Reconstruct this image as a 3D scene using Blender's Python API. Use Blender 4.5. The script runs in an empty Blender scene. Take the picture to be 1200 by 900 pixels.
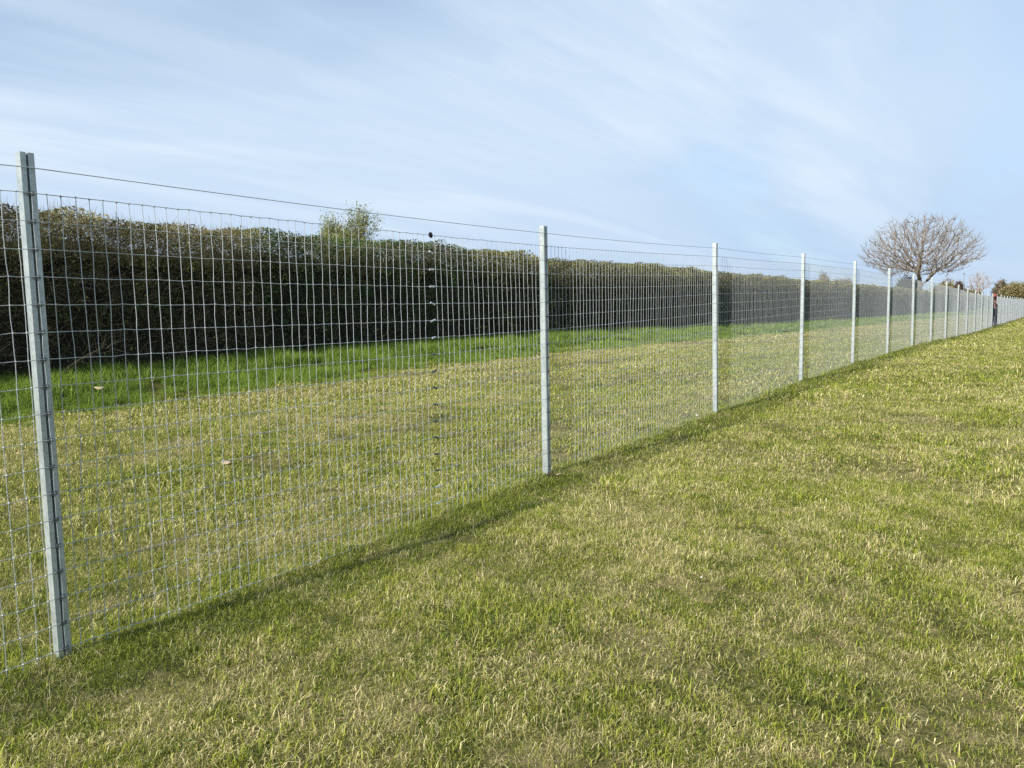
import bpy, bmesh, math, random
import numpy as np
from mathutils import Vector, Matrix, noise
R = math.radians
random.seed(7)
rng = np.random.default_rng(11)
scene = bpy.context.scene
COL = scene.collection

# ------------------------------------------------------------------ camera
YAW, PITCH, ROLL, CAMZ = 0.63195, -0.09298, -0.01924, 1.31347
cy, sy = math.cos(YAW), math.sin(YAW)
fw0 = Vector((-sy, cy, 0)); rt0 = Vector((cy, sy, 0)); up0 = Vector((0, 0, 1))
FW = fw0*math.cos(PITCH) + up0*math.sin(PITCH)
up1 = up0*math.cos(PITCH) - fw0*math.sin(PITCH)
RT = rt0*math.cos(ROLL) + up1*math.sin(ROLL)
UP = up1*math.cos(ROLL) - rt0*math.sin(ROLL)
CAM = Vector((0, 0, CAMZ))
cd = bpy.data.cameras.new('camera'); cam = bpy.data.objects.new('camera', cd); COL.objects.link(cam)
cam.matrix_world = Matrix(((RT.x, UP.x, -FW.x, 0), (RT.y, UP.y, -FW.y, 0), (RT.z, UP.z, -FW.z, CAMZ), (0, 0, 0, 1)))
cd.sensor_width = 36; cd.lens = 879/1200*36; cd.clip_start = .05; cd.clip_end = 4000
scene.camera = cam

# ------------------------------------------------------------------ light
SUN_PHI, SUN_EL = R(9.3), R(33)
sun_dir = Vector((-math.sin(SUN_PHI)*math.cos(SUN_EL), -math.cos(SUN_PHI)*math.cos(SUN_EL), math.sin(SUN_EL)))
sl = bpy.data.lights.new('sun', 'SUN'); sl.energy = 4.6; sl.angle = R(.53); sl.color = (1, .945, .86)
so = bpy.data.objects.new('sun', sl); COL.objects.link(so)
so.rotation_euler = sun_dir.to_track_quat('Z', 'Y').to_euler()

world = bpy.data.worlds.new('World'); scene.world = world; world.use_nodes = True
nt = world.node_tree; N = nt.nodes; L = nt.links; N.clear()
wo = N.new('ShaderNodeOutputWorld'); bg = N.new('ShaderNodeBackground'); bg.inputs[1].default_value = .115
sky = N.new('ShaderNodeTexSky'); sky.sky_type = 'NISHITA'; sky.sun_disc = False
sky.sun_elevation = SUN_EL
sky.sun_rotation = math.atan2(sun_dir.x, sun_dir.y)
sky.altitude = 30; sky.air_density = 1.0; sky.dust_density = 1.2; sky.ozone_density = 1.6
tc = N.new('ShaderNodeTexCoord'); sp = N.new('ShaderNodeSeparateXYZ'); L.new(tc.outputs['Generated'], sp.inputs[0])
def wm(op, a, b=None, c=None, tree=None):
    n = (tree or nt).nodes.new('ShaderNodeMath'); n.operation = op
    for i, v in enumerate((a, b, c)):
        if v is None: continue
        if isinstance(v, (int, float)): n.inputs[i].default_value = v
        else: (tree or nt).links.new(v, n.inputs[i])
    return n.outputs[0]
zz = wm('ADD', wm('MAXIMUM', sp.outputs[2], 0.0), .16)
uu = wm('DIVIDE', sp.outputs[0], zz); vv = wm('DIVIDE', sp.outputs[1], zz)
CL_ANG = R(80)      # direction in which the cirrus streaks run
ua = wm('ADD', wm('MULTIPLY', uu, math.cos(CL_ANG)), wm('MULTIPLY', vv, math.sin(CL_ANG)))
va = wm('SUBTRACT', wm('MULTIPLY', vv, math.cos(CL_ANG)), wm('MULTIPLY', uu, math.sin(CL_ANG)))
def wnoise(su, sv, off, scale, detail, rough, dist):
    cb = N.new('ShaderNodeCombineXYZ'); L.new(wm('MULTIPLY', ua, su), cb.inputs[0]); L.new(wm('MULTIPLY', va, sv), cb.inputs[1]); cb.inputs[2].default_value = off
    t = N.new('ShaderNodeTexNoise'); L.new(cb.outputs[0], t.inputs['Vector'])
    t.inputs['Scale'].default_value = scale; t.inputs['Detail'].default_value = detail
    t.inputs['Roughness'].default_value = rough; t.inputs['Distortion'].default_value = dist
    return t.outputs[0]
def wramp(v, a, b, lo, hi):
    m = N.new('ShaderNodeMapRange'); m.interpolation_type = 'SMOOTHSTEP'; m.clamp = True
    L.new(v, m.inputs[0]); m.inputs[1].default_value = a; m.inputs[2].default_value = b; m.inputs[3].default_value = lo; m.inputs[4].default_value = hi
    return m.outputs[0]
streak = wramp(wnoise(.42, 1.9, 3.1, .9, 5, .55, .8), .46, .72, 0, 1)
veil = wramp(wnoise(.5, .9, 8.4, .6, 4, .5, .9), .34, .60, 0, 1)
fine = wramp(wnoise(.6, 4.0, 1.7, 1.5, 7, .62, 1.2), .42, .75, 0, 1)
cov = wm('ADD', wm('ADD', wm('MULTIPLY', veil, .62), .16), wm('MULTIPLY', fine, .10))
cov = wm('MINIMUM', wm('ADD', cov, wramp(sp.outputs[2], 0.03, .33, .55, 0)), .96)
brt = wm('MINIMUM', wm('ADD', wm('MULTIPLY', streak, .42), wm('ADD', wm('MULTIPLY', veil, .46), wm('MULTIPLY', wm('MULTIPLY', fine, veil), .14))), .8)
brt = wm('MULTIPLY', brt, wramp(sp.outputs[2], .03, .20, .45, 1))
mx = N.new('ShaderNodeMix'); mx.data_type = 'RGBA'
L.new(cov, mx.inputs[0]); L.new(sky.outputs[0], mx.inputs[6]); mx.inputs[7].default_value = (2.85, 3.82, 5.2, 1)
m0 = mx; mx = N.new('ShaderNodeMix'); mx.data_type = 'RGBA'
L.new(brt, mx.inputs[0]); L.new(m0.outputs[2], mx.inputs[6]); mx.inputs[7].default_value = (4.6, 5.3, 5.95, 1)
L.new(mx.outputs[2], bg.inputs[0]); L.new(bg.outputs[0], wo.inputs[0])

vs = scene.view_settings; vs.view_transform = 'Standard'; vs.look = 'None'; vs.gamma = 1; vs.exposure = .58; vs.use_curve_mapping = False
scene.render.film_transparent = False
scene.cycles.max_bounces = 6; scene.cycles.diffuse_bounces = 3; scene.cycles.transparent_max_bounces = 4
scene.cycles.use_denoising = False

# ------------------------------------------------------------------ helpers
def tag(o, label=None, cat=None, group=None, kind=None):
    if label: o['label'] = label
    if cat: o['category'] = cat
    if group: o['group'] = group
    if kind: o['kind'] = kind
    return o
def empty(name, loc, parent=None):
    o = bpy.data.objects.new(name, None); COL.objects.link(o); o.location = loc; o.parent = parent; o.empty_display_size = .2
    return o
def npmesh(name, V, F, mat=None, parent=None, smooth=False, link=True, attrs=None, loc=None):
    """V (n,3); F (m,k) uniform polygons or list of such arrays"""
    Fs = F if isinstance(F, list) else [F]
    V = np.ascontiguousarray(V, dtype=np.float32)
    if loc is not None: V = V - np.array(loc, dtype=np.float32)
    me = bpy.data.meshes.new(name); me.vertices.add(len(V)); me.vertices.foreach_set('co', V.ravel())
    idx = np.concatenate([f.ravel() for f in Fs]).astype(np.int32)
    tot = np.concatenate([np.full(len(f), f.shape[1]) for f in Fs]).astype(np.int32)
    me.loops.add(len(idx)); me.loops.foreach_set('vertex_index', idx)
    me.polygons.add(len(tot)); me.polygons.foreach_set('loop_start', np.concatenate([[0], np.cumsum(tot)[:-1]]).astype(np.int32))
    me.polygons.foreach_set('loop_total', tot)
    me.polygons.foreach_set('use_smooth', np.full(len(tot), bool(smooth)))
    for nm, (ty, arr) in (attrs or {}).items():
        at = me.attributes.new(nm, ty, 'POINT')
        at.data.foreach_set('color' if 'COLOR' in ty else ('vector' if ty == 'FLOAT_VECTOR' else 'value'), np.ascontiguousarray(arr).ravel())
    me.update(calc_edges=True)
    if mat: me.materials.append(mat)
    o = bpy.data.objects.new(name, me)
    if link: COL.objects.link(o)
    if loc is not None: o.location = loc
    if parent: o.parent = parent
    return o
def bmobj(name, bm, mat, parent=None, smooth=False, loc=None):
    bmesh.ops.recalc_face_normals(bm, faces=bm.faces)
    me = bpy.data.meshes.new(name); bm.to_mesh(me); bm.free()
    if smooth:
        for p in me.polygons: p.use_smooth = True
    me.materials.append(mat); o = bpy.data.objects.new(name, me); COL.objects.link(o); o.parent = parent
    if loc is not None: o.location = loc
    return o
def sweep(paths, radii, sides, ring):
    """paths (n,m,3); ring 'XY' | 'XZ'; radii scalar or (n,m)"""
    n, m, _ = paths.shape
    a = np.arange(sides)*2*np.pi/sides + .4
    r = np.zeros((sides, 3)); r[:, 0] = np.cos(a); r[:, 1 if ring == 'XY' else 2] = np.sin(a)
    rad = np.broadcast_to(np.asarray(radii, dtype=float), (n, m))
    V = paths[:, :, None, :] + r[None, None]*rad[:, :, None, None]
    i = np.arange(n)[:, None, None]*m*sides; j = np.arange(m-1)[None, :, None]*sides; k = np.arange(sides)[None, None]; k2 = (k+1) % sides
    F = np.stack([i+j+k, i+j+k2, i+j+sides+k2, i+j+sides+k], -1).reshape(-1, 4)
    return V.reshape(-1, 3), F
def join(parts):
    Vs, Fs, o = [], [], 0
    for V, F in parts: Vs.append(V); Fs.append(F+o); o += len(V)
    return np.concatenate(Vs), np.concatenate(Fs)
def pxpoint(u, depth, v=None, z=None):
    """real world spot that stands in the direction of a photo column"""
    d = FW + RT*((u-600)/879.) - UP*(((v if v else 360)-450)/879.)
    p = CAM + d*depth
    if z is not None: p.z = z
    return p

# ------------------------------------------------------------------ terrain function
PY0, PSTEP, FX = 1.37908, 3.85083, -3.48063
PZ = [-.159, -.057, .011, .084, .133, .125, .145, .116, .060, .045, -.005, -.03, -.035, -.07, -.078]
PH = [2.172, 2.087, 2.126, 2.131, 2.130, 2.138, 2.096, 2.136, 2.15, 2.111, 2.087, 2.082, 2.06, 2.094, 2.09]
_ys = np.array([-400, -8, -2.5]+[PY0+PSTEP*i for i in range(15)]+[75, 120, 4000.]); _zs = np.array([-.2, -.18, -.18]+PZ+[-.12, -.15, -.15])
_gy = np.arange(-12, 140, .25); _g = np.interp(_gy, _ys, _zs); _k = np.exp(-(np.arange(-8, 9)/4.)**2); _k /= _k.sum()
_gs = np.convolve(np.pad(_g, 8, 'edge'), _k, 'valid')
def sstep(a, b, x): t = np.clip((x-a)/(b-a), 0, 1); return t*t*(3-2*t)
def gh(X, Y):
    X = np.asarray(X, float); Y = np.asarray(Y, float)
    z = np.interp(Y, _gy, _gs)
    z = z + .36*sstep(-12.3, -13.9, X)
    near = np.exp(-((X-FX)/4.0)**2)*0  # level along the fence
    u = .022*np.sin(X*1.3+.7*np.sin(Y*.9))*np.cos(Y*1.1+.5*np.sin(X*1.7)) + .012*np.sin(X*3.1+Y*2.3)*np.sin(Y*3.7-X*1.9)
    return z + u*np.clip(np.abs(X-FX)/1.0, 0, 1)

# ------------------------------------------------------------------ materials
def mat(name):
    m = bpy.data.materials.new(name); m.use_nodes = True; t = m.node_tree; b = t.nodes['Principled BSDF']; return m, t, b
def tnoise(t, vec, scale, detail=4, rough=.55, off=None):
    n = t.nodes.new('ShaderNodeTexNoise'); n.inputs['Scale'].default_value = scale; n.inputs['Detail'].default_value = detail; n.inputs['Roughness'].default_value = rough
    if off:
        a = t.nodes.new('ShaderNodeVectorMath'); a.operation = 'ADD'; a.inputs[1].default_value = off; t.links.new(vec, a.inputs[0]); vec = a.outputs[0]
    t.links.new(vec, n.inputs['Vector']); return n.outputs[0]
def trange(t, v, a, b, lo, hi):
    m = t.nodes.new('ShaderNodeMapRange'); m.interpolation_type = 'SMOOTHSTEP'; t.links.new(v, m.inputs[0])
    for i, x in enumerate((a, b, lo, hi)): m.inputs[i+1].default_value = x
    return m.outputs[0]
def tmix(t, f, a, b):
    m = t.nodes.new('ShaderNodeMix'); m.data_type = 'RGBA'
    if isinstance(f, float): m.inputs[0].default_value = f
    else: t.links.new(f, m.inputs[0])
    for i, x in ((6, a), (7, b)):
        if isinstance(x, tuple): m.inputs[i].default_value = (*x, 1)
        else: t.links.new(x, m.inputs[i])
    return m.outputs[2]
def tattr(t, nm):
    a = t.nodes.new('ShaderNodeAttribute'); a.attribute_name = nm; return a
def wpos(t): return t.nodes.new('ShaderNodeNewGeometry').outputs['Position']
def leafy(name, col_sock_fn, trans=.3, rough=.55, spec=.25):
    m, t, b = mat(name)
    c = col_sock_fn(t)
    t.links.new(c, b.inputs['Base Color']); b.inputs['Roughness'].default_value = rough; b.inputs['Specular IOR Level'].default_value = spec
    tr = t.nodes.new('ShaderNodeBsdfTranslucent'); t.links.new(c, tr.inputs[0])
    ms = t.nodes.new('ShaderNodeMixShader'); ms.inputs[0].default_value = trans
    t.links.new(b.outputs[0], ms.inputs[1]); t.links.new(tr.outputs[0], ms.inputs[2]); t.links.new(ms.outputs[0], t.nodes['Material Output'].inputs[0])
    return m

def patchiness(t):
    """how dry the sward is, 0 green .. 1 straw, by real place on the ground"""
    p = wpos(t)
    s1 = tnoise(t, p, .55, 3, .5); s2 = tnoise(t, p, 2.6, 4, .6, (7, 3, 1)); s3 = tnoise(t, p, 9., 3, .6, (1, 9, 4))
    v = wm('ADD', wm('MULTIPLY', s1, .50, tree=t), wm('ADD', wm('MULTIPLY', s2, .85, tree=t), wm('MULTIPLY', s3, .80, tree=t), tree=t), tree=t)
    d = trange(t, v, .90, 1.24, 0, 1)
    sx = t.nodes.new('ShaderNodeSeparateXYZ'); t.links.new(p, sx.inputs[0]); x = sx.outputs[0]; y = sx.outputs[1]
    # greener strip under the fence, lush verge, raked straw line beside the verge
    fz = wm('ABSOLUTE', wm('SUBTRACT', x, FX+.15, tree=t), tree=t)
    d = wm('SUBTRACT', d, trange(t, fz, .15, .75, .30, 0), tree=t)
    d = wm('SUBTRACT', d, trange(t, x, -11.2, -12.8, 0, .95), tree=t)
    rk = wm('ABSOLUTE', wm('ADD', x, 10.75, tree=t), tree=t)
    rkn = tnoise(t, p, .7, 2, .5, (3, 3, 8))
    d = wm('ADD', d, wm('MULTIPLY', trange(t, rk, .0, .28, .75, 0), trange(t, rkn, .42, .58, 0, 1), tree=t), tree=t)
    gb = wm('ABSOLUTE', wm('ADD', x, 5.6, tree=t), tree=t)
    d = wm('SUBTRACT', d, wm('MULTIPLY', trange(t, gb, .3, 1.5, .38, 0), trange(t, s2, .40, .55, .2, 1), tree=t), tree=t)
    # browner mown band just before the verge, and far across the lawn
    bb = wm('ABSOLUTE', wm('ADD', x, 10.6, tree=t), tree=t)
    d = wm('ADD', d, trange(t, bb, .3, 2.0, .20, 0), tree=t)
    d = wm('ADD', d, trange(t, y, 6., 30., 0, .05), tree=t)
    return wm('MINIMUM', wm('MAXIMUM', d, 0., tree=t), 1., tree=t), p
def grass_col(t):
    d, p = patchiness(t)
    r = tattr(t, 'rnd').outputs['Fac']; h = tattr(t, 'tip').outputs['Fac']; q = tattr(t, 'hue').outputs['Fac']
    thr = wm('ADD', wm('MULTIPLY', d, .56, tree=t), .09, tree=t)
    isdry = trange(t, wm('SUBTRACT', thr, r, tree=t), -.10, .10, 0, 1)
    n = tnoise(t, p, 5., 2, .5, (4, 4, 4))
    green = tmix(t, trange(t, wm('ADD', wm('MULTIPLY', q, .7, tree=t), wm('MULTIPLY', n, .5, tree=t), tree=t), .3, .9, 0, 1), (.075, .120, .013), (.41, .45, .048))
    straw = tmix(t, q, (.33, .275, .09), (.92, .82, .45))
    c = tmix(t, isdry, green, straw)
    base = tmix(t, .55, c, (.17, .145, .045))  # brown decayed blade foot, also painted darker for shade between blades
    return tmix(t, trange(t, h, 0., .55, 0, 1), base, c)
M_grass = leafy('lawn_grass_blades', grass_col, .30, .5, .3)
def verge_col(t):
    p = wpos(t); q = tattr(t, 'hue').outputs['Fac']; r = tattr(t, 'rnd').outputs['Fac']
    n = tnoise(t, p, 1.3, 3, .5)
    g = tmix(t, trange(t, wm('ADD', wm('MULTIPLY', q, .6, tree=t), wm('MULTIPLY', n, .6, tree=t), tree=t), .3, .9, 0, 1), (.100, .180, .022), (.31, .42, .060))
    return tmix(t, trange(t, r, .04, .07, 1, 0), g, (.34, .29, .13))
M_verge = leafy('verge_grass_blades', verge_col, .35, .5, .3)

def ground_mat():
    m, t, b = mat('lawn_soil_and_thatch')
    d, p = patchiness(t)
    n = tnoise(t, p, 60., 5, .7); n2 = tnoise(t, p, 14., 4, .6, (2, 2, 2)); n3 = tnoise(t, p, 170., 3, .7, (5, 2, 2))
    soil = tmix(t, trange(t, n, .35, .65, 0, 1), (.035, .036, .012), (.13, .135, .035))
    thatch = tmix(t, trange(t, n3, .35, .65, 0, 1), (.10, .08, .035), (.36, .30, .14))
    c = tmix(t, wm('MULTIPLY', d, trange(t, n2, .3, .6, .35, 1), tree=t), soil, thatch)
    # far off the blades merge into one tone
    sx = t.nodes.new('ShaderNodeSeparateXYZ'); t.links.new(p, sx.inputs[0])
    t.links.new(c, b.inputs['Base Color']); b.inputs['Roughness'].default_value = .95; b.inputs['Specular IOR Level'].default_value = .1
    bp = t.nodes.new('ShaderNodeBump'); bp.inputs['Distance'].default_value = .02; bp.inputs['Strength'].default_value = .8
    t.links.new(n, bp.inputs['Height']); t.links.new(bp.outputs[0], b.inputs['Normal'])
    return m
M_ground = ground_mat()

def galv(name, c0, c1, rough=.48, metal=.45):
    m, t, b = mat(name)
    tcn = t.nodes.new('ShaderNodeTexCoord').outputs['Object']
    vo = t.nodes.new('ShaderNodeTexVoronoi'); vo.inputs['Scale'].default_value = 90; t.links.new(tcn, vo.inputs['Vector'])
    n = tnoise(t, tcn, 7, 5, .6)
    mp = t.nodes.new('ShaderNodeMapping'); mp.inputs['Scale'].default_value = (60, 60, 2.2); t.links.new(tcn, mp.inputs[0])
    st = tnoise(t, mp.outputs[0], 1.0, 4, .6)
    f = wm('ADD', wm('MULTIPLY', vo.outputs['Color'], .25, tree=t), wm('ADD', wm('MULTIPLY', n, .45, tree=t), wm('MULTIPLY', st, .45, tree=t), tree=t), tree=t)
    t.links.new(tmix(t, trange(t, f, .30, .85, 0, 1), c0, c1), b.inputs['Base Color'])
    b.inputs['Metallic'].default_value = metal
    t.links.new(trange(t, n, .3, .7, rough-.08, rough+.12), b.inputs['Roughness'])
    return m
M_post = galv('galvanised_post_steel', (.29, .335, .335), (.48, .53, .525), .45, .45)
M_wire = galv('galvanised_wire', (.32, .355, .37), (.46, .49, .50), .5, .3)
M_clip = galv('dull_steel_clip', (.10, .11, .12), (.20, .21, .22), .45, .6)
M_sleeve = galv('zinc_sleeve', (.45, .50, .55), (.72, .76, .8), .35, .4)
def plain(name, c, rough=.7, var=.25, scale=20, metal=0.):
    m, t, b = mat(name)
    tcn = t.nodes.new('ShaderNodeTexCoord').outputs['Object']
    n = tnoise(t, tcn, scale, 5, .6)
    lo = tuple(x*(1-var) for x in c); hi = tuple(min(1, x*(1+var)) for x in c)
    t.links.new(tmix(t, trange(t, n, .3, .7, 0, 1), lo, hi), b.inputs['Base Color']); b.inputs['Roughness'].default_value = rough
    b.inputs['Metallic'].default_value = metal; b.inputs['Specular IOR Level'].default_value = .3
    return m
M_jdark = plain('dark_blue_zinc', (.07, .09, .14), .4, .3, 20, .5)
M_black = plain('black_plastic', (.012, .012, .014), .4)

# ------------------------------------------------------------------ ground sheet
def graded(lo, hi, step, far, grow=1.25):
    c = list(np.arange(lo, hi+1e-6, step)); s = step; x = hi
    while x < far: s *= grow; x += s; c.append(x)
    s = step; x = lo
    while x > -far: s *= grow; x -= s; c.insert(0, x)
    return np.array(c)
gx = graded(-20, 8, .28, 1500); gyv = graded(-4, 50, .28, 1500)
GX, GY = np.meshgrid(gx, gyv); nx, ny = len(gx), len(gyv)
V = np.stack([GX.ravel(), GY.ravel(), gh(GX, GY).ravel()], -1)
ii = (np.arange(ny-1)[:, None]*nx + np.arange(nx-1)[None]).ravel()
F = np.stack([ii, ii+1, ii+nx+1, ii+nx], -1)
tag(npmesh('ground', V, F, M_ground, smooth=True), kind='structure')

# ------------------------------------------------------------------ fence
NP_ = 32
def base_z(i): return PZ[i] if 0 <= i < 15 else float(np.interp(PY0+PSTEP*i, _ys, _zs))
def post_h(i): return PH[i] if 0 <= i < 15 else 2.10 + .02*math.sin(i*2.1)
posts_i = list(range(-2, NP_))
pys = np.array([PY0+PSTEP*i for i in posts_i]); ptop = np.array([base_z(i)+post_h(i) for i in posts_i])
def mesh_top(Y):
    return np.interp(Y, pys, ptop) - .165
CELL, ROW, NR = .0577, .11445, 18
WX = FX + .031          # the mesh hangs on the lawn side of the posts

fence = empty('wire_mesh_fence', (FX, pys[0], base_z(-2)))
tag(fence, 'tall galvanised wire mesh fence on folded steel posts running away across the lawn', 'fence')
FL = Vector(fence.location)
def fence_part(o, loc):
    o.parent = fence; o.location = Vector(loc) - FL; return o
# folded sheet section of a post: X towards the lawn, Y along the fence
sec = [(-.023, -.023), (.025, -.023), (.025, -.006), (.004, -.006), (.004, .006), (.025, .006), (.025, .026), (-.023, .026), (-.023, .015)]
def sheet_outline(path, th):
    P = [Vector((x, y, 0)) for x, y in path]; Lf, Rt = [], []
    for i, p in enumerate(P):
        d1 = (p-P[i-1]).normalized() if i else None; d2 = (P[i+1]-p).normalized() if i < len(P)-1 else None
        if d1 is None: d1 = d2
        if d2 is None: d2 = d1
        n1 = Vector((-d1.y, d1.x, 0)); n2 = Vector((-d2.y, d2.x, 0)); n = (n1+n2)
        n = n/ (n.length_squared/2) if n.length > 1e-4 else n1
        Lf.append(p+n*th/2); Rt.append(p-n*th/2)
    return Lf, Rt
def post_mesh(h, bury=.35):
    Lf, Rt = sheet_outline(sec, .0035); n = len(sec)
    zs_ = [-bury, 0, h*.25, h*.5, h*.75, h-.003, h]; V = []; F = []
    for k, z in enumerate(zs_):
        inset = .0008 if k == len(zs_)-1 else 0
        for q in Lf + Rt[::-1]:
            V.append((q.x, q.y, z))
    m = 2*n
    for k in range(len(zs_)-1):
        for j in range(m):
            a = k*m+j; b = k*m+(j+1) % m; F.append((a, b, b+m, a+m))
    top = (len(zs_)-1)*m
    for j in range(n-1):
        F.append((top+j, top+j+1, top+m-2-j, top+m-1-j))
    return np.array(V), np.array(F)
def clip_bm():
    bm = bmesh.new()
    # small spring clip straddling the slot of the post, open end over the wire
    for s in ((.029, -.010, 0, .008, .005, .016), (.029, .012, 0, .008, .005, .016), (.034, .001, .004, .005, .027, .007), (.032, .001, -.007, .004, .020, .005)):
        r = bmesh.ops.create_cube(bm, size=1)
        for v in r['verts']: v.co = Vector((v.co.x*s[3]+s[0], v.co.y*s[4]+s[1], v.co.z*s[5]+s[2]))
    bmesh.ops.bevel(bm, geom=list(bm.edges), offset=.0007, segments=1, affect='EDGES')
    return bm
clip_src = None
for n_, i in enumerate(posts_i):
    V, F = post_mesh(post_h(i))
    o = npmesh('fence_post', V, F, M_post)
    fence_part(o, (FX, pys[n_], base_z(i)))
    o.rotation_euler = (rng.normal(0, .004), rng.normal(0, .004), rng.normal(0, .02) if i > 1 else 0)
    if i == 14 or i == 15: pass
    if 0 <= i < 5:
        for k in range(NR):
            zc = post_h(i) - .165 - k*ROW
            if clip_src is None:
                c = bmobj('wire_clip', clip_bm(), M_clip); clip_src = c
            else:
                c = clip_src.copy(); COL.objects.link(c)
            c.parent = o; c.location = (0, 0, zc)
# the mesh rolls
def roll(y0, y1, seed):
    r = np.random.default_rng(seed)
    ys_ = np.arange(y0+.01, y1, CELL); n = len(ys_)
    ys_ = ys_ + r.normal(0, .0022, n)
    # a few stays are visibly bowed
    lev = np.arange(NR)
    bow = r.normal(0, .0035, n)[:, None]*np.sin(np.pi*(lev/(NR-1)))[None] + r.normal(0, .0017, (n, NR))
    if y0 < 1.8 < y1:
        for jj in np.argsort(np.abs(ys_-1.50))[:2]: bow[jj] += .010*np.sin(np.pi*((lev-3)/8.))*((lev > 3) & (lev < 11))
    top = mesh_top(ys_)
    sag = .008*np.sin(np.pi*((ys_-PY0)/PSTEP % 1))
    Z = (top-sag)[:, None] - lev[None]*ROW + r.normal(0, .0012, (n, NR))
    Zw = Z + .0016*np.sin(ys_*9+0)[:, None]
    Yv = ys_[:, None] + bow
    bulge = .012*np.sin(ys_*1.3+seed)*np.sin(np.pi*((ys_-PY0)/PSTEP % 1))
    Xv = WX + bulge[:, None]*np.sin(np.pi*lev/(NR-1))[None] + r.normal(0, .0008, (n, NR))
    parts = []
    P = np.stack([Xv, Yv, Z], -1)
    low = P[:, -1:].copy(); low[:, 0, 2] -= .075; low[:, 0, 1] += r.normal(0, .003, n)
    # mid points give every cell side its own slight kink
    mid = (P[:, :-1]+P[:, 1:])/2; mid[:, :, 1] += r.normal(0, .0012, mid.shape[:2])
    full = np.empty((n, NR*2-1, 3)); full[:, 0::2] = P; full[:, 1::2] = mid
    near = ys_ < 14
    if near.any(): parts.append(sweep(np.concatenate([full[near], low[near]], 1), .0016, 6, 'XY'))
    if (~near).any(): parts.append(sweep(np.concatenate([P[~near], low[~near]], 1), .00172, 4, 'XY'))
    H = P.transpose(1, 0, 2).copy(); H[:, :, 0] += .0028
    H[:, :, 2] += .0011*np.where(np.arange(n) % 2, 1, -1)[None]
    rad = np.full((NR, n), .00165); rad[0] = .0019; rad[-1] = .0019
    # run the line wires right to the cut ends
    parts.append(sweep(H, rad, 5, 'XZ'))
    V, F = join(parts)
    # knots at the crossings of the near bays
    nk = ys_ < 16
    if nk.any():
        C = P[nk].copy(); C[:, :, 0] += .0022; C = C.reshape(-1, 3)
        s = np.full(len(C), .0046) * r.uniform(.85, 1.2, len(C))
        s[np.arange(len(C)) % NR == 0] *= 1.25
        oct_ = np.array([(-1, 0, 0), (1, 0, 0), (0, -1.15, 0), (0, 1.15, 0), (0, 0, -1.1), (0, 0, 1.1)])
        VV = (C[:, None]+oct_[None]*s[:, None, None]).reshape(-1, 3)
        ft = np.array([(0, 2, 5), (2, 1, 5), (1, 3, 5), (3, 0, 5), (2, 0, 4), (1, 2, 4), (3, 1, 4), (0, 3, 4)])
        FF = (np.arange(len(C))[:, None, None]*6+ft[None]).reshape(-1, 3)+len(V)
        V = np.concatenate([V, VV]); return V, [F, FF]
    return V, [F]
JOINT = 3.808
for a, b, s in ((-6.3, JOINT-.030, 1), (JOINT+.036, PY0+PSTEP*14+.03, 2), (PY0+PSTEP*15-.03, PY0+PSTEP*(NP_-1)+.02, 3)):
    V, F = roll(a, b, s)
    o = npmesh('wire_mesh', V, F, M_wire, loc=(WX, a, 0)); fence_part(o, (WX, a, 0))
# short tails that bring the line wires of both rolls together at the joint, and the sleeves on them
tails = []
for k in range(NR):
    z = float(mesh_top(JOINT)) - .008*math.sin(math.pi*((JOINT-PY0)/PSTEP % 1)) - k*ROW
    tails.append([(WX+.003, JOINT-.06, z), (WX+.004, JOINT, z+.001), (WX+.003, JOINT+.07, z)])
    if k == 0:
        bm = bmesh.new(); bmesh.ops.create_icosphere(bm, subdivisions=3, radius=1)
        for v in bm.verts: v.co = Vector((v.co.x*.011, v.co.y*(.019 if v.co.z > 0 else .016), v.co.z*.021))
        g = bmobj('wire_joiner', bm, M_black, smooth=True); g['label'] = 'black oval joiner on the top line wire'
        g.rotation_euler = (R(32), 0, 0)
    else:
        bm = bmesh.new(); bmesh.ops.create_cone(bm, cap_ends=True, segments=12, radius1=.0062, radius2=.0062, depth=.042)
        bmesh.ops.bevel(bm, geom=[e for e in bm.edges if len(e.link_faces) == 2 and abs(e.calc_face_angle(0)) > 1], offset=.0012, segments=2, affect='EDGES')
        # two crimp marks
        for v in bm.verts: pass
        g = bmobj('wire_joiner', bm, M_jdark if 7 <= k <= 14 else M_sleeve, smooth=False)
        g.rotation_euler = (R(90+random.uniform(-26, 26)), 0, R(random.uniform(-14, 14)))
    fence_part(g, (WX+.010, JOINT+.002*random.uniform(-1, 1), z))
for tl in tails:
    V, F = sweep(np.array([tl]), .0017, 6, 'XZ')
    o = npmesh('wire_tail', V, F, M_wire, loc=tl[1]); fence_part(o, tl[1])
# plain strand above the mesh
yy = []; zz_ = []
for n_, i in enumerate(posts_i[:-1]):
    for q in range(6):
        f = q/6; yy.append(pys[n_]+f*PSTEP); zz_.append((1-f)*ptop[n_]+f*ptop[n_+1]-.062-.012*4*f*(1-f))
P = np.array([[(WX+.001, y, z) for y, z in zip(yy, zz_)]])
V, F = sweep(P, .0021, 6, 'XZ')
o = npmesh('line_wire', V, F, M_wire, loc=(WX, 0, 1.9)); fence_part(o, (WX, 0, 1.9))

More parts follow.
